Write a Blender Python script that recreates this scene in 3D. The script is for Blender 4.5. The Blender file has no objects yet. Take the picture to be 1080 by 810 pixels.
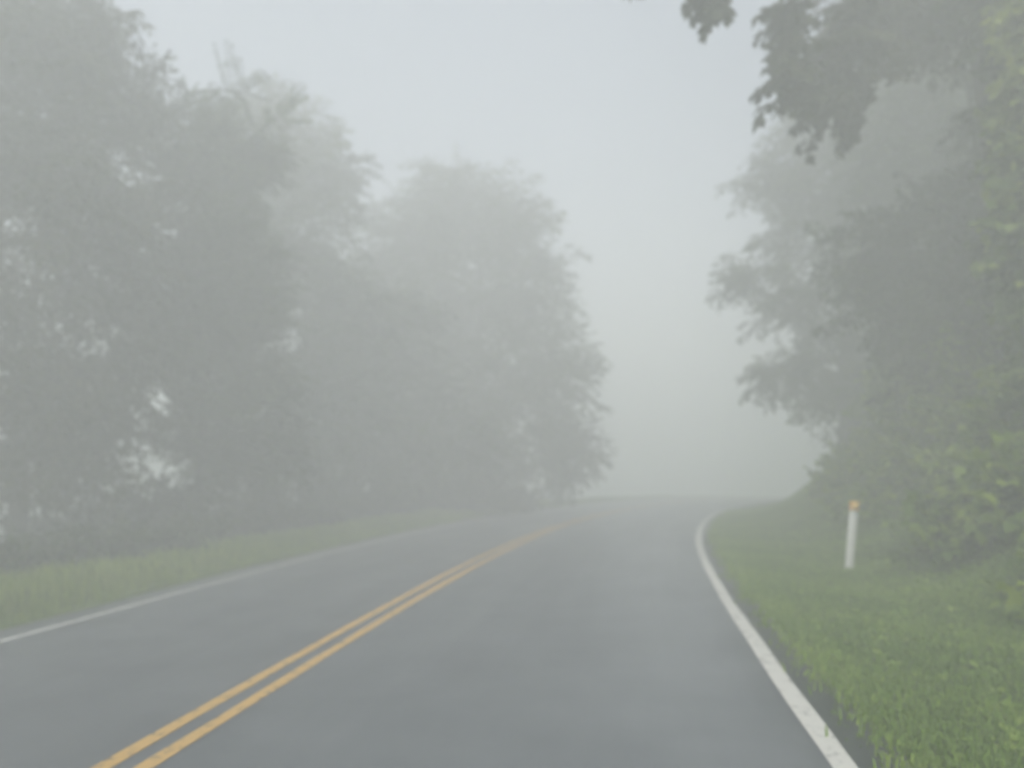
import bpy, math, random
import numpy as np
from mathutils import Vector

rng = np.random.default_rng(7)
random.seed(7)
scene = bpy.context.scene
COL = scene.collection

# ------------------------------------------------------------------ road and terrain
H_EYE = 1.45
WL, WR = 3.03, 3.41              # lane widths, centre to edge line
EDGE_L, EDGE_R = WL + 0.42, WR + 0.30
CROSS = 0.025                    # crossfall: the left side is lower


def centre_line():
    ds = 0.25
    s = np.arange(-24, 130, ds)
    k = np.clip(0.0002 + 0.0008 * np.clip(s, 0, None), 0, 0.021)
    k[s < 0] = 0
    k[s > 95] = 0
    i0 = np.argmin(abs(s))
    th = 0.1402 + np.cumsum(k * ds) - np.cumsum(k * ds)[i0]
    x = np.cumsum(np.sin(th) * ds)
    y = np.cumsum(np.cos(th) * ds)
    x += -2.4293 - x[i0]
    y -= y[i0]
    return s, x, y, th


CS, CX, CY, CT = centre_line()


def road_coords(x, y):
    """arc length and lateral offset (right positive) of ground points"""
    x = np.asarray(x, float).ravel(); y = np.asarray(y, float).ravel()
    so = np.empty_like(x); oo = np.empty_like(x)
    for a in range(0, len(x), 4000):
        xs, ys = x[a:a + 4000, None], y[a:a + 4000, None]
        d2 = (xs - CX) ** 2 + (ys - CY) ** 2
        i = d2.argmin(1)
        dx, dy = xs[:, 0] - CX[i], ys[:, 0] - CY[i]
        sgn = np.sign(dx * np.cos(CT[i]) - dy * np.sin(CT[i]))
        oo[a:a + 4000] = sgn * np.sqrt(d2[np.arange(len(i)), i])
        so[a:a + 4000] = CS[i]
    return so, oo


def smooth(a, b, t):
    t = np.clip((t - a) / (b - a), 0, 1)
    return t * t * (3 - 2 * t)


_u = np.linspace(0, 200, 8001)
_sl_r = 0.06 + 0.66 * smooth(1.0, 3.0, _u) - 0.46 * smooth(5, 9, _u) - .2 * smooth(10, 16, _u)
_zr = np.concatenate([[0], np.cumsum(_sl_r[1:] * np.diff(_u))])
_sl_l = 0.05 * (1 - smooth(0.8, 1.6, _u)) - 0.36 * smooth(1.8, 4.0, _u) + 0.36 * smooth(14, 24, _u)
_zl = np.concatenate([[0], np.cumsum(_sl_l[1:] * np.diff(_u))])


def crest(s):
    """the road tips over a gentle crest and runs downhill into the fog"""
    t = np.clip(np.asarray(s, float) - 32, 0, 30)
    return -t * t / 900 - np.clip(np.asarray(s, float) - 62, 0, None) * .066


def bumps(x, y):
    return (0.5 * np.sin(x * 0.9 + 1.3 * np.sin(y * 0.37)) * np.sin(y * 0.8 + 0.7 * np.sin(x * 0.53))
            + 0.3 * np.sin(x * 2.3 + y * 1.1) * np.sin(y * 2.0 - x * 0.7))


def ground_z(x, y):
    shp = np.shape(x)
    s, o = road_coords(x, y)
    xx = np.asarray(x, float).ravel(); yy = np.asarray(y, float).ravel()
    ur, ul = o - EDGE_R, -o - EDGE_L
    z = np.where(o > 0, CROSS * np.minimum(o, EDGE_R), CROSS * np.maximum(o, -EDGE_L))
    zr = np.interp(np.clip(ur, 0, None), _u, _zr)
    zr = zr + .85 * smooth(10, 22, s) * smooth(.2, 4.2, ur)          # the bank stands higher round the bend
    zl = np.interp(np.clip(ul, 0, None), _u, _zl)
    u = np.maximum(ur, ul)
    z = z + np.where(ur > 0, zr, 0) + np.where(ul > 0, zl, 0) + crest(s)
    z = z - np.where(u < 0, 0.06 * smooth(0.0, 0.3, -u), 0) - 0.012
    z = z + 0.10 * smooth(0.2, 2.5, u) * bumps(xx, yy)
    return z.reshape(shp)


def gz(x, y):
    return float(ground_z(np.array([x]), np.array([y]))[0])


# ------------------------------------------------------------------ mesh helpers
def make_mesh(name, verts, faces, mats, fmat=None, tint=None, uv=None, smooth_shade=False):
    """verts (N,3); faces (M,3) or (M,4) int array; optional per-vertex tint"""
    me = bpy.data.meshes.new(name)
    verts = np.asarray(verts, np.float32); faces = np.asarray(faces, np.int32)
    n = faces.shape[1]
    me.vertices.add(len(verts)); me.vertices.foreach_set('co', verts.ravel())
    me.loops.add(faces.size); me.loops.foreach_set('vertex_index', faces.ravel())
    me.polygons.add(len(faces))
    me.polygons.foreach_set('loop_start', np.arange(0, faces.size, n, dtype=np.int32))
    if fmat is not None:
        me.polygons.foreach_set('material_index', np.asarray(fmat, np.int32))
    for m in mats:
        me.materials.append(m)
    if tint is not None:
        at = me.attributes.new('tint', 'FLOAT', 'POINT')
        at.data.foreach_set('value', np.asarray(tint, np.float32))
    if uv is not None:
        l = me.uv_layers.new(name='UVMap')
        l.data.foreach_set('uv', np.asarray(uv, np.float32)[faces.ravel()].ravel())
    me.update(calc_edges=True)
    me.validate()
    if smooth_shade:
        me.polygons.foreach_set('use_smooth', np.ones(len(faces), bool))
    return me


def link(name, me, parent=None):
    o = bpy.data.objects.new(name, me)
    COL.objects.link(o)
    if parent is not None:
        o.parent = parent
    return o


def empty(name, loc, label, cat, group=None):
    o = bpy.data.objects.new(name, None)
    COL.objects.link(o)
    o.location = loc
    o.empty_display_size = 0.3
    o['label'] = label; o['category'] = cat
    if group:
        o['group'] = group
    return o


def structure(o, label, cat, kind='structure'):
    o['kind'] = kind; o['label'] = label; o['category'] = cat
    return o


class Soup:
    """collects triangles with a material slot and a per-vertex tint"""
    def __init__(self):
        self.v, self.f, self.m, self.t, self.n = [], [], [], [], 0

    def add(self, v, f, m=0, t=0.5):
        v = np.asarray(v, float).reshape(-1, 3); f = np.asarray(f, int).reshape(-1, 3)
        self.v.append(v); self.f.append(f + self.n); self.m.append(np.full(len(f), m))
        self.t.append(np.broadcast_to(np.asarray(t, float), (len(v),)).copy()); self.n += len(v)

    def tube(self, pts, radii, sides=6, m=0, t=0.5):
        pts = np.asarray(pts, float); radii = np.asarray(radii, float)
        tan = np.gradient(pts, axis=0)
        tan /= np.linalg.norm(tan, axis=1)[:, None] + 1e-9
        ref = np.array([0.31, 0.87, 0.12]) if abs(tan[0][2]) > 0.7 else np.array([0, 0, 1.0])
        a = np.cross(tan, ref); a /= np.linalg.norm(a, axis=1)[:, None] + 1e-9
        b = np.cross(tan, a)
        ang = np.linspace(0, 2 * np.pi, sides, endpoint=False)
        ring = (a[:, None, :] * np.cos(ang)[None, :, None] + b[:, None, :] * np.sin(ang)[None, :, None])
        v = (pts[:, None, :] + ring * radii[:, None, None]).reshape(-1, 3)
        f = []
        for i in range(len(pts) - 1):
            for j in range(sides):
                p, q = i * sides + j, i * sides + (j + 1) % sides
                f += [(p, q, q + sides), (p, q + sides, p + sides)]
        f += [(len(v) - sides, len(v) - sides + j + 1, len(v) - sides + j) for j in range(1, sides - 1)]
        self.add(v, f, m, t)

    def build(self, name, mats, parent=None, offset=(0, 0, 0), smooth_shade=False):
        v = np.concatenate(self.v) - np.asarray(offset, float)
        return link(name, make_mesh(name, v, np.concatenate(self.f), mats, np.concatenate(self.m),
                                    np.concatenate(self.t), smooth_shade=smooth_shade), parent)


def unit(v):
    v = np.asarray(v, float)
    return v / (np.linalg.norm(v, axis=-1, keepdims=True) + 1e-9)


# ------------------------------------------------------------------ materials
def new_mat(name):
    m = bpy.data.materials.new(name)
    m.use_nodes = True
    nt = m.node_tree
    nt.nodes.clear()
    return m, nt, nt.nodes, nt.links


def ramp(nodes, stops, interp='LINEAR'):
    r = nodes.new('ShaderNodeValToRGB')
    r.color_ramp.interpolation = interp
    e = r.color_ramp.elements
    e[0].position, e[0].color = stops[0][0], (*stops[0][1], 1)
    e[1].position, e[1].color = stops[-1][0], (*stops[-1][1], 1)
    for p, c in stops[1:-1]:
        x = e.new(p); x.color = (*c, 1)
    return r


def noise(nodes, links, scale, detail=4, rough=0.55, coord=None):
    n = nodes.new('ShaderNodeTexNoise')
    n.inputs['Scale'].default_value = scale
    n.inputs['Detail'].default_value = detail
    n.inputs['Roughness'].default_value = rough
    if coord is not None:
        links.new(coord, n.inputs['Vector'])
    return n


def leaf_material(name, stops, trans=0.35, gloss=0.35):
    m, nt, N, L = new_mat(name)
    out = N.new('ShaderNodeOutputMaterial')
    at = N.new('ShaderNodeAttribute'); at.attribute_name = 'tint'
    r = ramp(N, stops)
    L.new(at.outputs['Fac'], r.inputs['Fac'])
    p = N.new('ShaderNodeBsdfPrincipled')
    p.inputs['Roughness'].default_value = 0.45
    p.inputs['Specular IOR Level'].default_value = gloss
    L.new(r.outputs['Color'], p.inputs['Base Color'])
    tr = N.new('ShaderNodeBsdfTranslucent')
    hs = N.new('ShaderNodeHueSaturation')
    hs.inputs['Hue'].default_value = 0.485; hs.inputs['Saturation'].default_value = 1.1
    hs.inputs['Value'].default_value = 1.3
    L.new(r.outputs['Color'], hs.inputs['Color']); L.new(hs.outputs['Color'], tr.inputs['Color'])
    mx = N.new('ShaderNodeMixShader'); mx.inputs['Fac'].default_value = trans
    L.new(p.outputs[0], mx.inputs[1]); L.new(tr.outputs[0], mx.inputs[2])
    L.new(mx.outputs[0], out.inputs['Surface'])
    return m


M_LEAF = leaf_material('leaf_green', [(0, (.022, .036, .011)), (.5, (.043, .076, .017)), (1, (.105, .15, .032))])
M_LEAF_BROWN = leaf_material('leaf_dull', [(0, (.026, .032, .014)), (.5, (.048, .062, .024)), (1, (.095, .10, .042))])
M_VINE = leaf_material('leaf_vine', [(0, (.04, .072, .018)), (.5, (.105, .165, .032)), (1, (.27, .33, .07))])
M_BUSH = leaf_material('leaf_bush', [(0, (.06, .11, .014)), (.5, (.145, .24, .03)), (1, (.31, .41, .055))], .42)
M_GRASS = leaf_material('grass_blade', [(0, (.085, .15, .024)), (.5, (.19, .31, .05)), (1, (.33, .44, .09))], .3, .2)
M_TALL = leaf_material('tall_grass_blade', [(0, (.085, .14, .018)), (.5, (.19, .29, .032)), (1, (.37, .44, .07))], .3, .2)


def bark_material():
    m, nt, N, L = new_mat('bark')
    out = N.new('ShaderNodeOutputMaterial')
    tc = N.new('ShaderNodeTexCoord')
    mp = N.new('ShaderNodeMapping'); mp.inputs['Scale'].default_value = (7, 7, 1.6)
    L.new(tc.outputs['Object'], mp.inputs['Vector'])
    n = noise(N, L, 3, 6, .65, mp.outputs[0])
    r = ramp(N, [(.3, (.035, .03, .024)), (.55, (.09, .08, .066)), (.75, (.16, .15, .125))])
    L.new(n.outputs['Fac'], r.inputs['Fac'])
    p = N.new('ShaderNodeBsdfPrincipled'); p.inputs['Roughness'].default_value = .8
    L.new(r.outputs[0], p.inputs['Base Color'])
    b = N.new('ShaderNodeBump'); b.inputs['Strength'].default_value = .7; b.inputs['Distance'].default_value = .03
    L.new(n.outputs['Fac'], b.inputs['Height']); L.new(b.outputs[0], p.inputs['Normal'])
    L.new(p.outputs[0], out.inputs['Surface'])
    return m


M_BARK = bark_material()


def ground_material():
    m, nt, N, L = new_mat('verge_soil_and_turf')
    out = N.new('ShaderNodeOutputMaterial')
    tc = N.new('ShaderNodeTexCoord')
    n1 = noise(N, L, .8, 6, .6, tc.outputs['Object'])
    n2 = noise(N, L, 14, 5, .7, tc.outputs['Object'])
    r1 = ramp(N, [(.3, (.07, .11, .02)), (.5, (.12, .19, .03)), (.72, (.17, .23, .045))])
    r2 = ramp(N, [(.35, (.038, .034, .02)), (.6, (.075, .11, .03))])
    L.new(n1.outputs['Fac'], r1.inputs['Fac']); L.new(n2.outputs['Fac'], r2.inputs['Fac'])
    mx = N.new('ShaderNodeMix'); mx.data_type = 'RGBA'; mx.inputs[0].default_value = .45
    L.new(r1.outputs[0], mx.inputs[6]); L.new(r2.outputs[0], mx.inputs[7])
    p = N.new('ShaderNodeBsdfPrincipled'); p.inputs['Roughness'].default_value = .9
    p.inputs['Specular IOR Level'].default_value = .15
    L.new(mx.outputs[2], p.inputs['Base Color'])
    b = N.new('ShaderNodeBump'); b.inputs['Strength'].default_value = .6; b.inputs['Distance'].default_value = .04
    L.new(n2.outputs['Fac'], b.inputs['Height']); L.new(b.outputs[0], p.inputs['Normal'])
    L.new(p.outputs[0], out.inputs['Surface'])
    return m


def math_node(N, L, op, a, b=None, c=None):
    n = N.new('ShaderNodeMath'); n.operation = op
    for i, v in enumerate((a, b, c)):
        if v is None:
            continue
        if isinstance(v, (int, float)):
            n.inputs[i].default_value = v
        else:
            L.new(v, n.inputs[i])
    return n.outputs[0]


def asphalt_material():
    """UV: u = lateral offset in metres, v = metres along the road"""
    m, nt, N, L = new_mat('damp_asphalt')
    out = N.new('ShaderNodeOutputMaterial')
    uv = N.new('ShaderNodeUVMap'); uv.uv_map = 'UVMap'
    sep = N.new('ShaderNodeSeparateXYZ'); L.new(uv.outputs[0], sep.inputs[0])
    fine = noise(N, L, 110, 3, .7, uv.outputs[0])
    mid = noise(N, L, 1.3, 6, .62, uv.outputs[0])
    stretch = N.new('ShaderNodeMapping'); stretch.inputs['Scale'].default_value = (1.6, .12, 1)
    L.new(uv.outputs[0], stretch.inputs['Vector'])
    streak = noise(N, L, 1.5, 5, .6, stretch.outputs[0])
    # worn wheel tracks: paler and smoother, two per lane
    tracks = None
    for c in (0.95, 2.65, -0.75, -2.3):
        d = math_node(N, L, 'SUBTRACT', sep.outputs[0], c)
        q = math_node(N, L, 'MULTIPLY', d, d)
        g = math_node(N, L, 'POWER', 2.718, math_node(N, L, 'MULTIPLY', q, -6.0))
        tracks = g if tracks is None else math_node(N, L, 'ADD', tracks, g)
    tr = math_node(N, L, 'MULTIPLY', tracks, math_node(N, L, 'MULTIPLY_ADD', streak.outputs['Fac'], 1.2, -.1))
    base = ramp(N, [(.3, (.10, .110, .120)), (.5, (.138, .151, .161)), (.72, (.178, .191, .201))])
    f = math_node(N, L, 'MULTIPLY_ADD', mid.outputs['Fac'], .62, math_node(N, L, 'MULTIPLY', fine.outputs['Fac'], .40))
    f = math_node(N, L, 'MULTIPLY_ADD', tr, .07, math_node(N, L, 'SUBTRACT', f, .04))
    L.new(f, base.inputs['Fac'])
    p = N.new('ShaderNodeBsdfPrincipled')
    sh = ramp(N, [(.48, (1, 1, 1)), (.52, (.52, .53, .54))])
    wob = math_node(N, L, 'MULTIPLY_ADD', mid.outputs['Fac'], .10, math_node(N, L, 'SUBTRACT', sep.outputs[0], 3.46 + .05))
    L.new(math_node(N, L, 'ADD', wob, .5), sh.inputs['Fac'])
    mulc = N.new('ShaderNodeMix'); mulc.data_type = 'RGBA'; mulc.blend_type = 'MULTIPLY'; mulc.inputs[0].default_value = 1
    L.new(base.outputs[0], mulc.inputs[6]); L.new(sh.outputs[0], mulc.inputs[7])
    L.new(mulc.outputs[2], p.inputs['Base Color'])
    damp = noise(N, L, .42, 5, .6, uv.outputs[0])
    dr = ramp(N, [(.42, (0, 0, 0)), (.62, (1, 1, 1))]); L.new(damp.outputs['Fac'], dr.inputs['Fac'])
    ro = math_node(N, L, 'MULTIPLY_ADD', streak.outputs['Fac'], -.16, .47)
    ro = math_node(N, L, 'MULTIPLY_ADD', dr.outputs[0], -.03, ro)
    ro = math_node(N, L, 'MULTIPLY_ADD', tr, -.04, ro)
    L.new(ro, p.inputs['Roughness'])
    p.inputs['Specular IOR Level'].default_value = .5
    b = N.new('ShaderNodeBump'); b.inputs['Strength'].default_value = .10; b.inputs['Distance'].default_value = .004
    L.new(fine.outputs['Fac'], b.inputs['Height']); L.new(b.outputs[0], p.inputs['Normal'])
    L.new(p.outputs[0], out.inputs['Surface'])
    return m


def paint_material(name, col, worn):
    m, nt, N, L = new_mat(name)
    out = N.new('ShaderNodeOutputMaterial')
    uv = N.new('ShaderNodeUVMap'); uv.uv_map = 'UVMap'
    n = noise(N, L, 9, 8, .72, uv.outputs[0])
    n2 = noise(N, L, 90, 2, .6, uv.outputs[0])
    f = math_node(N, L, 'MULTIPLY_ADD', n2.outputs['Fac'], .35, n.outputs['Fac'])
    r = ramp(N, [(worn, (.09, .088, .08)), (worn + .13, col)])
    L.new(f, r.inputs['Fac'])
    p = N.new('ShaderNodeBsdfPrincipled'); p.inputs['Roughness'].default_value = .55
    L.new(r.outputs[0], p.inputs['Base Color'])
    L.new(p.outputs[0], out.inputs['Surface'])
    return m


def plain_material(name, col, rough=.5, var=.12, scale=12):
    m, nt, N, L = new_mat(name)
    out = N.new('ShaderNodeOutputMaterial')
    tc = N.new('ShaderNodeTexCoord')
    n = noise(N, L, scale, 5, .6, tc.outputs['Object'])
    c = np.array(col)
    r = ramp(N, [(.3, tuple(c * (1 - var * 2))), (.55, tuple(c)), (.75, tuple(np.minimum(c * (1 + var), .85)))])
    L.new(n.outputs['Fac'], r.inputs['Fac'])
    p = N.new('ShaderNodeBsdfPrincipled'); p.inputs['Roughness'].default_value = rough
    L.new(r.outputs[0], p.inputs['Base Color'])
    L.new(p.outputs[0], out.inputs['Surface'])
    return m


# ------------------------------------------------------------------ ground
def axis(lo, hi, fine_lo, fine_hi, fine, grow=1.12, big=6):
    a = list(np.arange(fine_lo, fine_hi + 1e-6, fine))
    st = fine
    while a[-1] < hi:
        st = min(st * grow, big); a.append(min(a[-1] + st, hi))
    st = fine
    while a[0] > lo:
        st = min(st * grow, big); a.insert(0, max(a[0] - st, lo))
    return np.array(a)


GX = axis(-98, 98, -13, 16, .2)
GY = axis(-48, 128, 0, 34, .2)
xx, yy = np.meshgrid(GX, GY)
zz = ground_z(xx, yy)
nx, ny = len(GX), len(GY)
idx = np.arange(nx * ny).reshape(ny, nx)
quads = np.stack([idx[:-1, :-1], idx[:-1, 1:], idx[1:, 1:], idx[1:, :-1]], -1).reshape(-1, 4)
g = link('ground', make_mesh('ground', np.stack([xx, yy, zz], -1).reshape(-1, 3), quads,
                             [ground_material()], smooth_shade=True))
structure(g, 'grassy ground rising into a bank beside the road', 'ground')


def strip(name, o0, o1, z_up, mat, n_across=1, jitter=0.0, s0=-22, s1=118, skirt=False):
    s = np.arange(s0, s1, .25)
    x = np.interp(s, CS, CX); y = np.interp(s, CS, CY); th = np.interp(s, CS, CT)
    os_ = np.linspace(o0, o1, n_across + 1)
    O = np.repeat(os_[None], len(s), 0)
    if jitter:
        j = np.cumsum(rng.normal(0, 1, len(s))); j = (j - np.convolve(j, np.ones(41) / 41, 'same'))
        j2 = np.convolve(rng.normal(0, 1, len(s)), np.ones(3) / 3, 'same')
        w = jitter * (j / (j.std() + 1e-6) * .6 + j2 * .5)
        O[:, 0] += w; O[:, -1] += np.roll(w, 37)
    Z = CROSS * O + z_up + crest(s)[:, None]
    if skirt:
        O = np.concatenate([O[:, :1] - .04, O, O[:, -1:] + .04], 1)
        Z = np.concatenate([Z[:, :1] - .09, Z, Z[:, -1:] - .09], 1)
    c, sn = np.cos(th)[:, None], np.sin(th)[:, None]
    V = np.stack([x[:, None] + O * c, y[:, None] - O * sn, Z], -1).reshape(-1, 3)
    UV = np.stack([O, np.repeat(s[:, None], O.shape[1], 1)], -1).reshape(-1, 2)
    w = O.shape[1]
    id_ = np.arange(len(s) * w).reshape(len(s), w)
    q = np.stack([id_[:-1, :-1], id_[:-1, 1:], id_[1:, 1:], id_[1:, :-1]], -1).reshape(-1, 4)
    return link(name, make_mesh(name, V, q, [mat], uv=UV))


structure(strip('road', -EDGE_L, EDGE_R, 0, asphalt_material(), 12, .035, skirt=True),
          'damp grey two lane asphalt road curving right into fog', 'road')
M_WHITE = paint_material('white_road_paint', (.66, .65, .60), .50)
M_WHITE2 = paint_material('worn_white_road_paint', (.56, .56, .53), .53)
M_YEL = paint_material('yellow_road_paint', (.60, .38, .12), .51)
structure(strip('road_edge_line', WR - .058, WR + .058, .004, M_WHITE, 1, .007),
          'bright white edge line beside the mown grass bank', 'road marking')
structure(strip('road_edge_line', -WL - .05, -WL + .05, .004, M_WHITE2, 1, .004),
          'thin worn white edge line beside the tall roadside grass', 'road marking')
structure(strip('road_centre_line', -.155, -.055, .004, M_YEL, 1, .006),
          'yellow centre line on the side of the tall grass', 'road marking')
structure(strip('road_centre_line', .055, .155, .004, M_YEL, 1, .006),
          'yellow centre line on the side of the marker post', 'road marking')

# ------------------------------------------------------------------ foliage templates
LEAF_OVAL = (np.array([(0, 0, 0), (.45, -.27, .05), (1, 0, -.06), (.45, .27, .05)]),
             np.array([(0, 1, 2), (0, 2, 3)]))
_mp = [(0, 0), (.12, -.36), (.30, -.30), (.42, -.52), (.62, -.22), (1.0, 0), (.62, .22), (.42, .52), (.30, .30), (.12, .36)]
LEAF_LOBED = (np.array([(a, b, .10 * abs(b) - .08 * a * a) for a, b in _mp] + [(.4, 0, -.01)]),
              np.array([(10, i, (i + 1) % 10) for i in range(10)]))
LEAF_NARROW = (np.array([(0, 0, 0), (.4, -.15, .03), (1, 0, -.12), (.4, .15, .03)]),
               np.array([(0, 1, 2), (0, 2, 3)]))


def frames(d, roll_up):
    """rotation matrices whose columns are d, side, up"""
    d = unit(d); up = np.asarray(roll_up, float)
    side = unit(np.cross(up, d)); u2 = np.cross(d, side)
    return np.stack([d, side, u2], -1)


def make_spray(r, kind, n_leaf, leaf_len):
    """one leafy branchlet of unit length along +X: leaves + thin twigs"""
    S = Soup()
    leaf = {'oval': LEAF_OVAL, 'lobed': LEAF_LOBED, 'frond': LEAF_NARROW, 'tuft': LEAF_NARROW, 'vine': LEAF_LOBED}[kind]
    twigs = []
    droop = .25 if kind != 'vine' else .1

    def curve(p0, d, L, n=5):
        p = [np.array(p0)]; d = unit(d)
        for _ in range(n):
            d = unit(d + np.array([0, 0, -droop / n]) + r.normal(0, .06, 3)); p.append(p[-1] + d * L / n)
        return np.array(p)
    if kind == 'tuft':
        for a in np.linspace(-2.6, 2.2, 7) + r.normal(0, .15, 7):
            twigs.append(curve((0, 0, 0), (math.sin(a) * .35 + .35, math.sin(a) * .9, math.cos(a)), r.uniform(.75, 1.0)))
    elif kind == 'frond':
        for a in np.linspace(-2.3, 2.3, 9) + r.normal(0, .12, 9):
            twigs.append(curve((.25, 0, 0), (math.cos(a), math.sin(a), r.uniform(.05, .7)), r.uniform(.55, .8)))
        twigs.append(curve((0, 0, 0), (1, 0, .1), .3, 2))
    else:
        main = curve((0, 0, 0), (1, 0, .1), 1.0, 8); twigs.append(main)
        for k, t in enumerate(np.linspace(.12, .9, 8)):
            i = int(t * 8); sg = 1 if k % 2 else -1
            twigs.append(curve(main[i], (1, sg * r.uniform(.6, 1.5), r.uniform(-.35, .45)), r.uniform(.32, .6) * (1.1 - .6 * t), 4))
    for tw in twigs:
        S.tube(tw, np.linspace(.010, .003, len(tw)), 3, 1, .5)
    per = max(2, n_leaf // len(twigs))
    for tw in twigs:
        seg = np.linspace(.12, 1, per) if kind not in ('frond', 'tuft') else np.linspace(.15, 1, per)
        for j, t in enumerate(seg):
            q = t * (len(tw) - 1); i = min(int(q), len(tw) - 2)
            p = tw[i] + (tw[i + 1] - tw[i]) * (q - i)
            d0 = unit(tw[i + 1] - tw[i])
            sg = 1 if j % 2 else -1
            side = unit(np.cross((0, 0, 1), d0))
            if kind in ('frond', 'tuft'):
                d = d0 * .35 + side * sg + np.array([0, 0, -.25]); ll = leaf_len * r.uniform(.8, 1.15)
            else:
                d = d0 * r.uniform(.3, 1) + side * sg * r.uniform(.3, 1.1) + np.array([0, 0, r.uniform(-.75, .2)])
                ll = leaf_len * r.uniform(.6, 1.25)
            up = unit(np.array([0, 0, 1.0]) + r.normal(0, .45, 3))
            R = frames(d, up)
            S.add(p + (leaf[0] * ll) @ R.T, leaf[1], 0, np.clip(r.normal(0, .18), -.45, .45))
    return np.concatenate(S.v), np.concatenate(S.f), np.concatenate(S.m), np.concatenate(S.t)


_cache = {}


def templates(kind, n_leaf, leaf_len, n=8):
    key = (kind, n_leaf, round(leaf_len, 3))
    if key not in _cache:
        r = np.random.default_rng(len(_cache) + 31)
        _cache[key] = [make_spray(r, kind, n_leaf, leaf_len) for _ in range(n)]
    return _cache[key]


def place(S, temps, P, D, up, scale, tint):
    """put one template at each P, axis D"""
    R = frames(D, up)
    which = rng.integers(0, len(temps), len(P))
    for k, (v, f, m, t) in enumerate(temps):
        sel = np.where(which == k)[0]
        if not len(sel):
            continue
        vv = np.einsum('nij,vj->nvi', R[sel], v) * scale[sel, None, None] + P[sel, None, :]
        ff = (f[None] + (np.arange(len(sel)) * len(v))[:, None, None]).reshape(-1, 3)
        tt = np.clip(t[None] + tint[sel, None], 0, 1).ravel()
        S.v.append(vv.reshape(-1, 3)); S.f.append(ff + S.n); S.m.append(np.tile(m, len(sel)))
        S.t.append(tt); S.n += len(sel) * len(v)


def lumpy(d, seed):
    """uneven crown radius by direction"""
    r = np.random.default_rng(seed)
    out = np.zeros(len(d))
    for k in range(5):
        a = r.normal(0, 1, 3) * (1.6 + k * .9); out += np.sin(d @ a + r.uniform(0, 6)) * (.5 / (1 + .5 * k))
    return out


def fill_blob(S, c, rad, kind, n_leaf, leaf_len, spray, dens, tint, trunk_xy, droop=.3, seed=0, num=None, spread=.16, gap=.0):
    c = np.array(c, float); rad = np.array(rad, float)
    area = 4 * np.pi * ((rad[0] * rad[1]) ** 1.6 / 3 + (rad[0] * rad[2]) ** 1.6 / 3 + (rad[1] * rad[2]) ** 1.6 / 3) ** (1 / 1.6)
    n = max(5, int(1.75 * dens * area / (spray * spray * .55)))
    n = num or n
    d = unit(rng.normal(0, 1, (n, 3)))
    lum = lumpy(d, seed)
    rr = rng.random(n) ** (1 / 2.2) * (1 + .22 * lum)
    P = c + d * rad * rr[:, None]
    if gap > 0:                                       # leave holes where the light shows through
        q = np.sin(P[:, 0] * 2.1 + seed) + np.sin(P[:, 1] * 1.7 + seed * 2.3) + np.sin(P[:, 2] * 2.6 + seed * 1.3) + .6 * np.sin(P[:, 0] * 4.3 - P[:, 2] * 3.7)
        k = q < np.quantile(q, 1 - gap); P, d, rr, lum = P[k], d[k], rr[k], lum[k]
    n = len(P)
    away = np.zeros((n, 3)); away[:, :2] = unit(P[:, :2] - np.array(trunk_xy)[None])
    D = unit(d * .8 + away * .5 + np.array([0, 0, -droop]) + rng.normal(0, .3, (n, 3)))
    sc = spray * rng.uniform(.75, 1.3, n)
    up = unit(np.array([0, 0, 1.0]) + rng.normal(0, .35, (n, 3)))
    cl = np.sin(P @ np.array([1.9, 1.3, 2.2]) + seed) * .10
    tn = np.clip(rng.normal(tint, spread, n) + cl, 0, 1)
    place(S, templates(kind, n_leaf, leaf_len / spray), P - D * sc[:, None] * .45, D, up, sc, tn)
    return P - D * sc[:, None] * .45


def bent(p0, p1, n=7, sag=.0, wob=.05):
    p0, p1 = np.array(p0, float), np.array(p1, float)
    t = np.linspace(0, 1, n)[:, None]
    L = np.linalg.norm(p1 - p0)
    w = np.cumsum(rng.normal(0, wob * L / n * 2, (n, 3)), 0); w -= t * w[-1]
    return p0 + (p1 - p0) * t + w + np.array([0, 0, 1.0]) * (sag * L * 4 * t * (1 - t))


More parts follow.
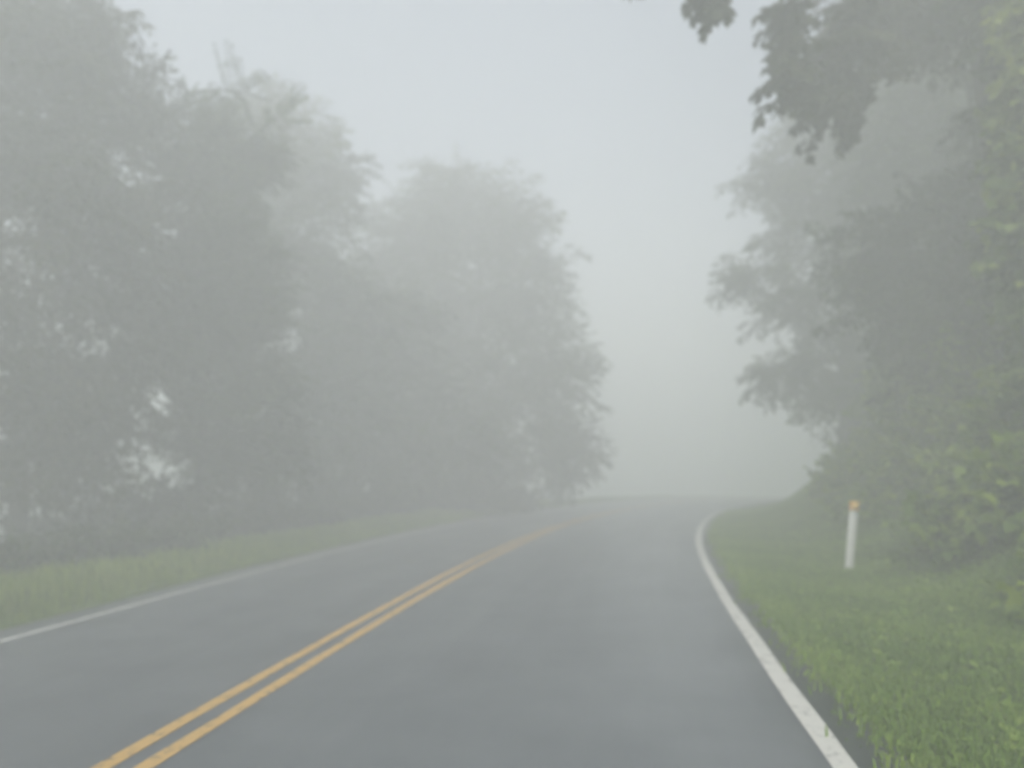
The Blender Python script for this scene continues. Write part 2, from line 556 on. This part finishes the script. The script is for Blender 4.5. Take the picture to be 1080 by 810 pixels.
def tree(name, label, base, height, r0, blobs, kind='oval', n_leaf=54, leaf_len=.11, spray=.9, dens=1.0,
         tint=.45, mat=None, lean=(0, 0), droop=.3, seed=0, gap=.1, limb_z=None, group='trees fading into the fog', trunk_top=None, spread=.16):
    bx, by = base
    bz = gz(bx, by) - .08
    t = empty(name, (bx, by, bz), label, 'tree', group)
    org = np.array([bx, by, bz])
    top = np.array([bx + lean[0], by + lean[1], bz + height])
    trunk = bent(org, top, 14, 0, .025)
    rad = r0 * (1 - np.linspace(0, 1, 14) ** 1.1 * .86); rad[0] *= 1.35; rad[1] *= 1.08
    T = Soup(); T.tube(trunk, rad, 10)
    T.build('trunk', [M_BARK], t, org, True)
    C = Soup()
    for k, b in enumerate(blobs):
        B = Soup()
        c, rd = np.array(b[0], float), b[1]
        opt = b[2] if len(b) > 2 else {}
        hz = np.linalg.norm(c[:2] - trunk[:, :2].mean(0))
        zt = min(c[2] - min(.6 * hz, 3.0), top[2] - .3)
        if limb_z is not None:
            zt = max(zt, limb_z)
        i = int(np.argmin(abs(trunk[:, 2] - max(zt, bz + .8))))
        limb = bent(trunk[i], c, 9, .06, .06)
        lr = max(.018, rad[i] * .36)
        B.tube(limb, np.linspace(lr, lr * .28, 9), 6)
        roots = fill_blob(C, c, rd, opt.get('kind', kind), opt.get('n_leaf', n_leaf), opt.get('leaf_len', leaf_len),
                          opt.get('spray', spray), opt.get('dens', dens), opt.get('tint', tint), (bx, by),
                          opt.get('droop', droop), seed * 13 + k, num=opt.get('num'), spread=spread, gap=opt.get('gap', gap))
        for q in rng.permutation(len(roots))[:max(4, len(roots) // 6)]:
            st = limb[rng.integers(4, 9)]
            B.tube(bent(st, roots[q], 6, .03, .08), np.linspace(max(.01, lr * .16), .005, 6), 4)
        B.build('branch', [M_BARK], t, org, True)
    C.build('crown', [mat or M_LEAF, M_BARK], t, org)
    return t, org, trunk


# ------------------------------------------------------------------ trees across the road (falling side)
def B3(c, r, depth=None, **k):
    return (c, (r[0], depth or (r[0] + r[1]) / 2, r[1]), k)


tree('broadleaf_tree', 'nearest and darkest tall tree behind the tall grass strip, running out of the picture', (-8.98, 13.73), 8.36, 0.21,
     [B3((-9.46, 13.20, 8.62), (1.94, 1.94)), B3((-8.18, 13.64, 8.09), (1.41, 1.23)), B3((-8.10, 12.76, 5.37), (2.02, 1.85)),
      B3((-7.13, 13.64, 6.25), (0.97, 1.06)), B3((-8.27, 12.76, 3.08), (1.85, 1.50)), B3((-7.22, 13.20, 3.25), (1.23, 1.32)),
      B3((-11.44, 13.20, 5.63), (2.02, 3.70)), B3((-8.5, 13.4, 9.5), (1.1, .9)), B3((-7.83, 12.94, 1.67), (1.50, 0.88), gap=.25), B3((-10.21, 13.38, 2.11), (1.50, 1.32), gap=.2), B3((-8.80, 14.26, 1.85), (1.23, 1.14), gap=.25), B3((-7.30, 14.26, 8.62), (0.70, 0.79)), B3((-8.71, 13.38, 6.86), (1.41, 1.06)), B3((-8.5, 13.4, 9.5), (1.1, .9)), B3((-7.83, 13.38, 9.77), (0.31, 0.79), gap=0)],
     'oval', 60, .12, .95, 1.25, .42, M_LEAF_BROWN, seed=1, gap=.1)
tree('feathery_tree', 'slender tree with star-like tufts of feathery leaves at its tips', (-6.57, 15.66), 7.74, 0.14,
     [B3((-6.62, 15.30, 9.82), (0.11, 0.11), gap=0, num=1, kind='tuft', spray=.85, leaf_len=.15, n_leaf=210, droop=.1), B3((-5.71, 15.48, 9.55), (0.11, 0.11), gap=0, num=1, kind='tuft', spray=.85, leaf_len=.15, n_leaf=210, droop=.1), B3((-4.95, 15.57, 8.92), (0.11, 0.11), gap=0, num=1, kind='tuft', spray=.85, leaf_len=.15, n_leaf=210, droop=.1), B3((-5.17, 15.66, 8.33), (0.11, 0.11), gap=0, num=1, kind='tuft', spray=.85, leaf_len=.15, n_leaf=210, droop=.1), B3((-6.98, 14.94, 9.15), (0.11, 0.11), gap=0, num=1, kind='tuft', spray=.85, leaf_len=.15, n_leaf=210, droop=.1), B3((-7.29, 14.76, 8.52), (0.11, 0.11), gap=0, num=1, kind='tuft', spray=.85, leaf_len=.15, n_leaf=210, droop=.1),
      B3((-6.39, 15.30, 8.70), (0.63, 0.54), gap=0, dens=.8), B3((-6.84, 14.85, 7.62), (0.81, 0.85)), B3((-5.85, 15.75, 8.15), (0.81, 0.63), gap=0, dens=.8),
      B3((-6.21, 15.48, 6.98), (0.99, 0.90)), B3((-6.12, 15.30, 5.63), (1.35, 1.35)), B3((-5.76, 15.30, 3.56), (1.44, 1.62)), B3((-6.93, 14.85, 4.64), (1.08, 1.53)),
      B3((-5.49, 16.20, 1.77), (1.44, 0.99), gap=.25), B3((-6.66, 16.02, 2.12), (1.17, 1.26), gap=.25), B3((-5.26, 15.57, 7.88), (0.45, 0.32), gap=0, dens=.9)],
     'frond', 120, .16, .85, .95, .38, droop=.15, seed=2, gap=.1)
tree('broadleaf_tree', 'mid-sized hazy tree behind the tree with feathery tufts', (-6.21, 22.14), 10.35, 0.20,
     [B3((-7.20, 22.50, 12.12), (1.53, 1.26)), B3((-5.85, 22.50, 10.41), (1.44, 1.44)), B3((-6.75, 21.60, 8.06), (2.07, 2.07)),
      B3((-5.40, 21.60, 5.73), (2.25, 2.34)), B3((-5.85, 20.70, 2.84), (2.25, 2.16))],
     'oval', 48, .16, 1.15, 1.5, .4, seed=3, gap=.04)
tree('broadleaf_tree', 'largest pale tree with a rounded crown, standing alone where the road fades', (-1.34, 27.72), 11.34, 0.27,
     [B3((-2.27, 28.56, 11.66), (2.69, 2.02)), B3((0.17, 27.72, 10.56), (1.43, 1.76)), B3((-3.70, 28.56, 9.81), (2.69, 2.52)), B3((0.50, 27.72, 7.96), (1.76, 2.18)),
      B3((-2.52, 27.72, 7.29), (3.53, 2.60)), B3((1.43, 26.88, 4.94), (1.68, 2.10)), B3((-1.34, 26.88, 3.68), (3.70, 2.69)), B3((1.68, 26.46, 2.16), (1.60, 1.43))],
     'oval', 44, .19, 1.35, 1.6, .45, seed=4, gap=.02)
tree('broadleaf_tree', 'low bushy tree in front of the large pale round tree', (-3.83, 23.14), 4.87, 0.15,
     [B3((-4.26, 23.49, 5.67), (2.00, 2.09)), B3((-4.09, 22.62, 2.97), (2.52, 2.17)), B3((-2.26, 23.49, 2.19), (2.00, 1.57))],
     'oval', 46, .16, 1.15, 1.5, .4, seed=5, gap=.02)

# ------------------------------------------------------------------ trees on the bank
tree('overhanging_tree', 'tree leaning over the bank with dark lobed-leaf branches hanging over the road', (7.9, 11.4), 10.5, .24,
     [B3((2.46, 8.5, 7.25), (.14, .28), gap=0, num=16, spray=.42), B3((1.73, 8.5, 7.5), (.12, .12), gap=0, num=5, spray=.4), B3((3.75, 9.5, 7.5), (.34, .5), gap=0),
      B3((3.8, 9.5, 6.6), (.36, .45), gap=0), B3((4.75, 10.2, 7.5), (.85, .75), gap=.3), B3((4.6, 10, 6.45), (.3, .3), gap=0),
      B3((6.1, 11, 8.6), (1.3, .8)), B3((4.6, 10, 9.4), (1.4, .7)), B3((2.4, 8.8, 9.4), (1.0, .45)), B3((7.9, 11.6, 10.6), (2.4, 1.8)), B3((7.3, 11, 9), (1.2, 1.0))],
     'lobed', 46, .125, .6, .8, .36, M_LEAF_BROWN, lean=(-.6, -.3), droop=.75, limb_z=8.6, seed=6)
tree('broadleaf_tree', 'dark mid-height tree on the bank between the vine-draped tree and the hazy tree', (8.56, 13.16), 6.07, 0.18,
     [B3((7.13, 13.80, 5.54), (0.97, 0.97)), B3((7.08, 13.62, 4.44), (0.83, 0.74)), B3((8.28, 12.88, 3.24), (1.38, 0.92)), B3((9.57, 12.88, 8.03), (1.47, 1.38)), B3((8.00, 12.88, 5.54), (1.24, 1.24)), B3((7.73, 12.88, 4.07), (1.20, 0.97)), B3((8.46, 11.96, 4.44), (1.15, 1.56)),
      B3((8.74, 12.42, 6.74), (1.20, 1.20)), B3((9.38, 12.51, 4.90), (1.29, 1.75))],
     'oval', 56, .12, .85, 1.35, .42, seed=7, gap=.06)
tree('broadleaf_tree', 'hazy tall tree on the inside of the bend with short limbs reaching over the road', (10.21, 22.35), 13.64, 0.30,
     [B3((9.59, 22.00, 8.45), (2.02, 2.02)), B3((7.83, 22.00, 10.29), (0.97, 0.53)), B3((6.95, 22.00, 7.04), (0.66, 0.66), gap=0), B3((8.27, 21.12, 5.98), (1.32, 1.41)),
      B3((7.48, 21.12, 4.13), (0.88, 0.70)), B3((8.71, 21.12, 3.78), (0.97, 0.97)), B3((10.91, 22.00, 11.44), (2.29, 2.29)), B3((12.85, 22.00, 13.81), (2.82, 2.64)),
      B3((10.21, 21.12, 4.22), (1.58, 1.67)), B3((9.15, 22.00, 10.56), (1.23, 1.50)), B3((12.85, 22.53, 8.53), (2.46, 3.17)), B3((12.23, 21.56, 4.49), (1.76, 1.94))],
     'oval', 48, .16, 1.1, 1.25, .4, seed=8, gap=.06)
tree('broadleaf_tree', 'grey-green tree showing between the hanging branches and the dark mid-height tree', (10.9, 18.2), 11.5, .24,
     [B3((9.9, 18, 9.8), (1.6, 1.6)), B3((11.3, 18, 10.6), (2.0, 1.9)), B3((9.5, 18, 7.6), (1.2, 1.2)), B3((10.8, 17.8, 8.0), (1.7, 1.7)),
      B3((11.0, 18, 5.4), (1.9, 1.7)), B3((9.9, 17.5, 4.6), (1.2, 1.3))],
     'oval', 52, .13, .95, 1.0, .5, seed=10, gap=.06)
vt, vorg, vtrunk = tree('vine_draped_tree', 'near tree on the bank draped from top to bottom in yellow-green vines', (7.1, 9.2), 8.8, .19,
     [B3((7.3, 9.4, 9.4), (1.5, 1.1)), B3((7.0, 9.1, 7.9), (1.0, .9)), B3((7.2, 9.3, 6.1), (.8, .9)), B3((7.1, 9.4, 4.4), (.8, .9))],
     'lobed', 46, .12, .62, 1.0, .45, droop=.5, seed=9)
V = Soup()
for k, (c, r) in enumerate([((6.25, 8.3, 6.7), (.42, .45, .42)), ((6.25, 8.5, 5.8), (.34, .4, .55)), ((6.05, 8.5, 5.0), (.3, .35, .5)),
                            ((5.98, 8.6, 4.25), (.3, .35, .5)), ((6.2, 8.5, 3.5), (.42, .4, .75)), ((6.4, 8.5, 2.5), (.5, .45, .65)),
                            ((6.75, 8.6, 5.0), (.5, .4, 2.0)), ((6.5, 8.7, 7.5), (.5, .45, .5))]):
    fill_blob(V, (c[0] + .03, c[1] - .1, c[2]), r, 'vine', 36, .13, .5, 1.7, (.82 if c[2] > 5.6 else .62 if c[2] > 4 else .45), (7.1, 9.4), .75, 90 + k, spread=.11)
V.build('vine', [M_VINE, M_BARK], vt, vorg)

# ------------------------------------------------------------------ bushes
BUSH_GROUP = 'bushes on the roadside banks'


def bush(label, c, rad, kind='oval', n_leaf=40, leaf_len=.105, spray=.5, dens=1.1, tint=.5, mat=None, seed=0, droop=-.25, spread=.17):
    bx, by, zc = c
    bz = gz(bx, by) - .04
    t = empty('bush', (bx, by, bz), label, 'bush', BUSH_GROUP)
    org = np.array([bx, by, bz])
    C = Soup(); S = Soup()
    zc = max(zc, bz + rad[2] * .55)
    roots = fill_blob(C, (bx, by, zc), rad, kind, n_leaf, leaf_len, spray, dens, tint, (bx, by), droop, seed, spread=spread, gap=.08)
    roots = np.concatenate([roots, fill_blob(C, (bx + rad[0] * .45, by - rad[1] * .3, zc - rad[2] * .3), np.array(rad) * .6, kind, n_leaf, leaf_len, spray, dens, tint, (bx, by), droop, seed + 1, spread=spread),
                            fill_blob(C, (bx - rad[0] * .5, by - rad[1] * .2, zc - rad[2] * .35), np.array(rad) * .6, kind, n_leaf, leaf_len, spray, dens, tint, (bx, by), droop, seed + 2, spread=spread)])
    # keep foliage above the soil
    for k in range(len(C.v)):
        zg = ground_z(C.v[k][:, 0], C.v[k][:, 1]) + .015
        C.v[k][:, 2] = np.maximum(C.v[k][:, 2], zg)
    for q in rng.permutation(len(roots))[:22]:
        S.tube(bent(org + rng.normal(0, .06, 3) * (1, 1, 0), roots[q], 6, .08, .08), np.linspace(.016, .004, 6), 4)
    S.build('stem', [M_BARK], t, org)
    C.build('foliage', [mat or M_BUSH, M_BARK], t, org)


bush('hazy rounded bush farthest along the bank, below the hazy tall tree', (8.9, 16.6, 2.0), (1.0, 1.0, .8), seed=201, tint=.6)
bush('broad bush on the bank behind the white marker post', (8.1, 13.7, 2.2), (1.1, 1.0, .9), seed=204, tint=.6)
bush('tallest bush on the bank, under the dark mid-height tree', (7.8, 11.7, 2.15), (1.2, 1.0, 1.0), seed=207, tint=.6)
bush('leafy bush under the vine-draped tree with pale yellow-green shoots', (6.6, 9.2, 1.25), (.85, .8, .75), 'vine', 36, .135, .5, seed=210, tint=.6)
bush('spreading low bush in the middle of the bank slope', (7.4, 11.0, 1.4), (.9, .7, .5), seed=213, tint=.62)
bush('small low bush just behind the marker post', (7.0, 12.7, 1.2), (.65, .6, .4), seed=216, tint=.6)
bush('bright vine-leaved bush low on the bank at the edge of the picture', (5.65, 7.9, .65), (.65, .6, .5), 'vine', 36, .13, .45, seed=219, tint=.66)
bush('low creeping bush spilling onto the mown grass', (5.25, 8.5, .42), (.6, .5, .26), 'vine', 36, .10, .4, seed=222, tint=.45)
bush('nearest small bush at the picture edge, above the mown grass', (4.95, 6.5, .35), (.4, .4, .32), 'vine', 36, .11, .4, seed=225, tint=.6)
bush('bush filling the back of the bank behind the tallest bush', (9.2, 11.2, 2.9), (1.5, 1.1, 1.1), seed=228, tint=.5)

DARK = dict(mat=M_LEAF, leaf_len=.11, spray=.6)
bush('dark bush at the foot of the nearest tall tree', (-9.5, 16.0, .1), (1.0, .8, 1.0), seed=231, tint=.35, **DARK)
bush('dark wide bush between the nearest tree and the feathery tree', (-8.3, 17.0, .0), (1.1, .8, .85), seed=234, tint=.38, **DARK)
bush('dark bush behind the strip of tall grass, under the feathery tree', (-6.5, 18.0, .4), (1.1, .8, 1.2), seed=237, tint=.4, **DARK)
bush('dark bush farther along, under the mid-sized hazy tree', (-5.6, 19.6, .5), (1.4, .9, 1.3), seed=240, tint=.4, **DARK)
bush('grey-green bush under the low bushy tree', (-4.4, 21.5, .5), (1.6, 1.0, 1.4), seed=243, tint=.45, **DARK)
bush('dark bush hiding the foot of the feathery tree', (-6.9, 15.0, .4), (1.1, .8, 1.15), seed=255, tint=.38, **DARK)
bush('faintest bush, at the foot of the large pale tree', (-2.3, 24.5, .6), (2.0, 1.2, 1.5), seed=246, tint=.45, **DARK)
bush('pale grey bush between the large pale tree and the vanishing centre line', (-.7, 25.6, .1), (1.7, 1.1, 1.0), seed=252, tint=.45, **DARK)
bush('dark bush at the picture edge behind the tall grass', (-11.7, 15.2, .1), (.9, .8, 1.0), seed=249, tint=.35, **DARK)

# ------------------------------------------------------------------ grass
def tuft(r, n, h, w, spread, lay):
    S = Soup()
    for _ in range(n):
        a = r.uniform(0, 6.28); b = np.array([r.normal(0, spread), r.normal(0, spread), 0])
        L = h * r.uniform(.5, 1.2); le = r.uniform(.1, lay)
        dx = np.array([math.cos(a), math.sin(a), 0]); sd = np.array([-dx[1], dx[0], 0]) * w * r.uniform(.7, 1.3)
        m = b + dx * L * le * .35 + np.array([0, 0, L * .6]); tip = b + dx * L * le + np.array([0, 0, L * (1 - .35 * le)])
        S.add([b - sd * .5, b + sd * .5, m + sd * .4, m - sd * .4, tip], [(0, 1, 2), (0, 2, 3), (3, 2, 4)], 0, np.clip(r.normal(0, .16), -.4, .4))
    return np.concatenate(S.v), np.concatenate(S.f), np.concatenate(S.m), np.concatenate(S.t)


def road_point(s, o):
    return (np.interp(s, CS, CX) + o * np.cos(np.interp(s, CS, CT)), np.interp(s, CS, CY) - o * np.sin(np.interp(s, CS, CT)))


def scatter(name, label, temps, s, o, tint, scale, mat):
    x, y = road_point(s, o)
    P = np.stack([x, y, ground_z(x, y) - .004], -1)
    n = len(P)
    a = rng.uniform(0, 6.28, n)
    D = np.stack([np.cos(a), np.sin(a), np.zeros(n)], -1)
    S = Soup()
    place(S, temps, P, D, np.repeat([[0, 0, 1.0]], n, 0), scale, tint)
    ob = S.build(name, [mat])
    structure(ob, label, 'grass', 'stuff')
    return ob


tr_ = np.random.default_rng(5)
short_t = [tuft(tr_, 14, .046, .0065, .04, 1.0) for _ in range(8)]
long_t = [tuft(tr_, 16, .21, .009, .07, 1.0) for _ in range(8)]
# mown verge: denser near the eye
n = 32000
s_ = 2 + 24 * rng.random(n) ** 1.7
o_ = EDGE_R + .0 + 6.0 * rng.random(n) ** 1.15
o_ = o_ + rng.normal(0, .05, n)
px_, py_ = road_point(s_, o_)
patch = .5 + .17 * bumps(px_ * 1.3 + 4, py_ * 1.3) + .1 * np.sin(px_ * 4.1 + py_ * 2.2)
edge = np.exp(-((o_ - EDGE_R) / .25) ** 2)
scatter('grass', 'short mown green grass covering the bank beside the marker post', short_t, s_, o_,
        np.clip(patch + edge * .2 + rng.normal(0, .085, n), 0, 1), rng.uniform(.7, 1.5, n) * (1 + .4 * edge), M_GRASS)
n = 9000
s_ = 3 + 27 * rng.random(n) ** 1.2
o_ = -EDGE_L - .10 - 1.75 * rng.random(n) ** .9
px_, py_ = road_point(s_, o_)
scatter('tall_grass', 'yellowish tall grass along the falling side of the road', long_t, s_, o_,
        np.clip(.5 + .2 * bumps(px_, py_) + rng.normal(0, .14, n), 0, 1), rng.uniform(.6, 1.35, n) * np.clip(.35 + (-o_ - EDGE_L) * .9, .35, 1.1), M_TALL)
# broad-leaved weeds among the mown grass
def weed(r):
    S = Soup()
    for _ in range(7):
        a = r.uniform(0, 6.28)
        R = frames(np.array([math.cos(a), math.sin(a), r.uniform(.1, .7)]), unit(np.array([0, 0, 1.0]) + r.normal(0, .2, 3)))
        S.add((LEAF_OVAL[0] * r.uniform(.04, .075)) @ R.T, LEAF_OVAL[1], 0, r.normal(0, .1))
    return np.concatenate(S.v), np.concatenate(S.f), np.concatenate(S.m), np.concatenate(S.t)


n = 5200
s_ = 2 + 16 * rng.random(n) ** 1.4
o_ = EDGE_R + .05 + 5.5 * rng.random(n)
scatter('weeds', 'small broad-leaved weeds growing through the mown grass', [weed(tr_) for _ in range(6)], s_, o_,
        np.clip(rng.normal(.6, .2, n), 0, 1), rng.uniform(.7, 1.5, n), M_GRASS)

n = 7500
s_ = 4 + 15 * rng.random(n) ** 1.2
o_ = EDGE_R + 2.15 + .3 * smooth(8, 13, s_) + 6.5 * rng.random(n) ** .9 + .12 * np.clip(14 - s_, 0, 8) * (rng.random(n) < .8) + .35 * np.sin(s_ * 1.7) + .2 * np.sin(s_ * 4.1)
px_, py_ = road_point(s_, o_)
keep = np.hypot(px_ - 4.26, py_ - 9.3) > .75
s_, o_, px_, py_ = s_[keep], o_[keep], px_[keep], py_[keep]; n = len(s_)
P = np.stack([px_, py_, ground_z(px_, py_) + .03 + .42 * rng.random(n) ** 1.5 * smooth(1.5, 3.2, o_ - EDGE_R)], -1)
a = rng.uniform(0, 6.28, n)
D = unit(np.stack([np.cos(a), np.sin(a), rng.uniform(-.1, .7, n)], -1))
S = Soup()
place(S, templates('vine', 28, .21), P, D, unit(np.array([0, 0, 1.0]) + rng.normal(0, .3, (n, 3))), rng.uniform(.32, .62, n),
      np.clip(rng.normal(.58, .14, n) + .14 * bumps(px_ * 1.6, py_ * 1.6), 0, 1))
structure(S.build('ground_cover', [M_BUSH, M_BARK]), 'tangled leafy creepers covering the upper slope of the bank', 'ground cover', 'stuff')

n = 4200
s_ = 6 + 19 * rng.random(n)
o_ = -EDGE_L - 1.75 - 5.5 * rng.random(n) ** 1.3 + .25 * np.sin(s_ * 1.3)
px_, py_ = road_point(s_, o_)
P = np.stack([px_, py_, ground_z(px_, py_) + .03 + .35 * rng.random(n)], -1)
a = rng.uniform(0, 6.28, n)
D = unit(np.stack([np.cos(a), np.sin(a), rng.uniform(-.1, .7, n)], -1))
S = Soup()
place(S, templates('oval', 30, .17), P, D, unit(np.array([0, 0, 1.0]) + rng.normal(0, .3, (n, 3))), rng.uniform(.4, .75, n),
      np.clip(rng.normal(.42, .15, n), 0, 1))
structure(S.build('undergrowth', [M_LEAF, M_BARK]), 'dark leafy undergrowth on the falling slope behind the tall grass', 'undergrowth', 'stuff')

# ------------------------------------------------------------------ marker post
def marker_post(x, y):
    z = gz(x, y)
    t = empty('marker_post', (x, y, z), 'leaning white plastic marker post with orange-yellow top, in the mown grass', 'marker post')
    t.rotation_euler = (math.radians(-2), math.radians(8.0), math.radians(-8))
    hgt, w = .86, .052

    def shell(z0, z1, grow, th):
        """shallow U-section post blank with rounded edges"""
        us = np.linspace(-1, 1, 13)
        prof = [(u * (w + grow), -.016 * (1 - u * u) - grow) for u in us] + [(u * (w + grow), th - .016 * (1 - u * u) + grow) for u in us[::-1]]
        zs = np.array([z0, z0 + .004, (z0 + z1) / 2, z1 - .012, z1 - .003, z1]); sh = [.97, 1, 1, 1, .97, .9]
        v = [(p[0] * k, p[1], zz_) for zz_, k in zip(zs, sh) for p in prof]
        m = len(prof); f = []
        for i in range(len(zs) - 1):
            for j in range(m):
                a, b = i * m + j, i * m + (j + 1) % m
                f += [(a, b, b + m), (a, b + m, a + m)]
        for base_, flip in ((0, 1), ((len(zs) - 1) * m, 0)):
            h = m // 2
            for j in range(h - 1):
                q = (base_ + j, base_ + j + 1, base_ + m - 2 - j, base_ + m - 1 - j)
                if flip: q = q[::-1]
                f += [(q[0], q[1], q[2]), (q[0], q[2], q[3])]
        return v, f
    S = Soup(); S.add(*shell(-.12, hgt - .12, 0, .014)); S.build('post', [plain_material('post_plastic', (.74, .75, .72), .5, .08, 9)], t)
    S = Soup(); S.add(*shell(hgt - .121, hgt, .003, .014)); S.build('post_cap', [plain_material('post_cap_orange', (.72, .38, .06), .45, .08, 20)], t)
    S = Soup()
    v = [(u * .036, -.0235 - .016 * (1 - u * u * .5), zz_) for zz_ in (hgt - .10, hgt - .02) for u in (-1, -.5, 0, .5, 1)]
    f = []
    for j in range(4):
        f += [(j, j + 1, j + 6), (j, j + 6, j + 5)]
    vb = [(a, b + .004, c) for a, b, c in v]
    f2 = [(a + 10, c + 10, b + 10) for a, b, c in f]
    ring = [0, 1, 2, 3, 4, 9, 8, 7, 6, 5]
    for j in range(10):
        a, b = ring[j], ring[(j + 1) % 10]
        f2 += [(a, a + 10, b + 10), (a, b + 10, b)]
    S.add(v + vb, f + f2); S.build('reflector', [plain_material('reflector_amber', (.80, .55, .16), .25, .05, 40)], t)


marker_post(4.26, 9.55)

# a fallen leaf lying on the lane
x, y = 2.6, 7.75
s_, o_ = road_coords([x], [y])
S = Soup(); S.add(LEAF_LOBED[0] * .11 * (1, 1, 1) + (0, 0, .018), LEAF_LOBED[1], 0, .9)
lf = S.build('fallen_leaf', [plain_material('fallen_leaf_pale', (.45, .44, .38), .6)])
lf.location = (x, y, CROSS * float(o_[0]) + .002); lf.rotation_euler = (0, 0, .8)
lf['label'] = 'pale fallen leaf lying on the damp lane near the white line'; lf['category'] = 'leaf'

# ------------------------------------------------------------------ fog
HAZE_DENSITY = 0.054
HZ0, HZ1 = float(zz.min()) - 1.0, 16.4
hx, hy0, hy1 = 100, -50, 130
v = [(sx * hx, hy, z) for z in (HZ0, HZ1) for sx, hy in ((-1, hy0), (1, hy0), (1, hy1), (-1, hy1))]
f = [(0, 3, 2, 1), (4, 5, 6, 7), (0, 1, 5, 4), (1, 2, 6, 5), (2, 3, 7, 6), (3, 0, 4, 7)]
m, nt, N, L = new_mat('fog_air')
out = N.new('ShaderNodeOutputMaterial')
pv = N.new('ShaderNodeVolumePrincipled')
pv.inputs['Color'].default_value = (.975, .994, .986, 1)
pv.inputs['Density'].default_value = HAZE_DENSITY
pv.inputs['Anisotropy'].default_value = 0.0
L.new(pv.outputs[0], out.inputs['Volume'])
hz = link('haze', make_mesh('haze', v, f, [m]))
structure(hz, 'thick pale fog filling the air over the road', 'haze', 'stuff')

# ------------------------------------------------------------------ light
w = bpy.data.worlds.new('World'); scene.world = w; w.use_nodes = True
nt = w.node_tree; nt.nodes.clear()
sky = nt.nodes.new('ShaderNodeTexSky'); sky.sky_type = 'NISHITA'; sky.sun_disc = False
SUN_EL, SUN_ROT = math.radians(50), math.radians(197)
sky.sun_elevation = SUN_EL; sky.sun_rotation = SUN_ROT
sky.dust_density = 4.0
hs = nt.nodes.new('ShaderNodeHueSaturation'); hs.inputs['Saturation'].default_value = .62
bg = nt.nodes.new('ShaderNodeBackground'); bg.inputs['Strength'].default_value = .12
ow = nt.nodes.new('ShaderNodeOutputWorld')
nt.links.new(sky.outputs[0], hs.inputs['Color']); nt.links.new(hs.outputs[0], bg.inputs['Color']); nt.links.new(bg.outputs[0], ow.inputs['Surface'])
sl = bpy.data.lights.new('sun', 'SUN'); sl.energy = 1.3; sl.angle = math.radians(40); sl.color = (1, .985, .965)
so = bpy.data.objects.new('sun', sl); COL.objects.link(so)
dirv = Vector((math.sin(SUN_ROT) * math.cos(SUN_EL), math.cos(SUN_ROT) * math.cos(SUN_EL), math.sin(SUN_EL)))
so.rotation_euler = dirv.to_track_quat('Z', 'Y').to_euler()
so.location = dirv * 60

# ------------------------------------------------------------------ camera
cam = bpy.data.cameras.new('camera'); co = bpy.data.objects.new('camera', cam); COL.objects.link(co)
co.location = (0, 0, H_EYE); co.rotation_euler = (math.pi / 2 + .1121, 0, 0)
cam.sensor_width = 36; cam.lens = 26.0; cam.clip_start = .05; cam.clip_end = 1000
cam.dof.use_dof = True; cam.dof.focus_distance = 1.5; cam.dof.aperture_fstop = 1.9
scene.camera = co

# ------------------------------------------------------------------ render
scene.render.engine = 'CYCLES'
cy = scene.cycles
cy.use_denoising = True
cy.max_bounces = 14; cy.diffuse_bounces = 3; cy.glossy_bounces = 2; cy.transmission_bounces = 3
cy.volume_bounces = 10; cy.transparent_max_bounces = 4
cy.sample_clamp_indirect = 6
vs = scene.view_settings
vs.view_transform = 'Standard'; vs.look = 'None'; vs.gamma = 1; vs.use_curve_mapping = False
vs.exposure = 0.90
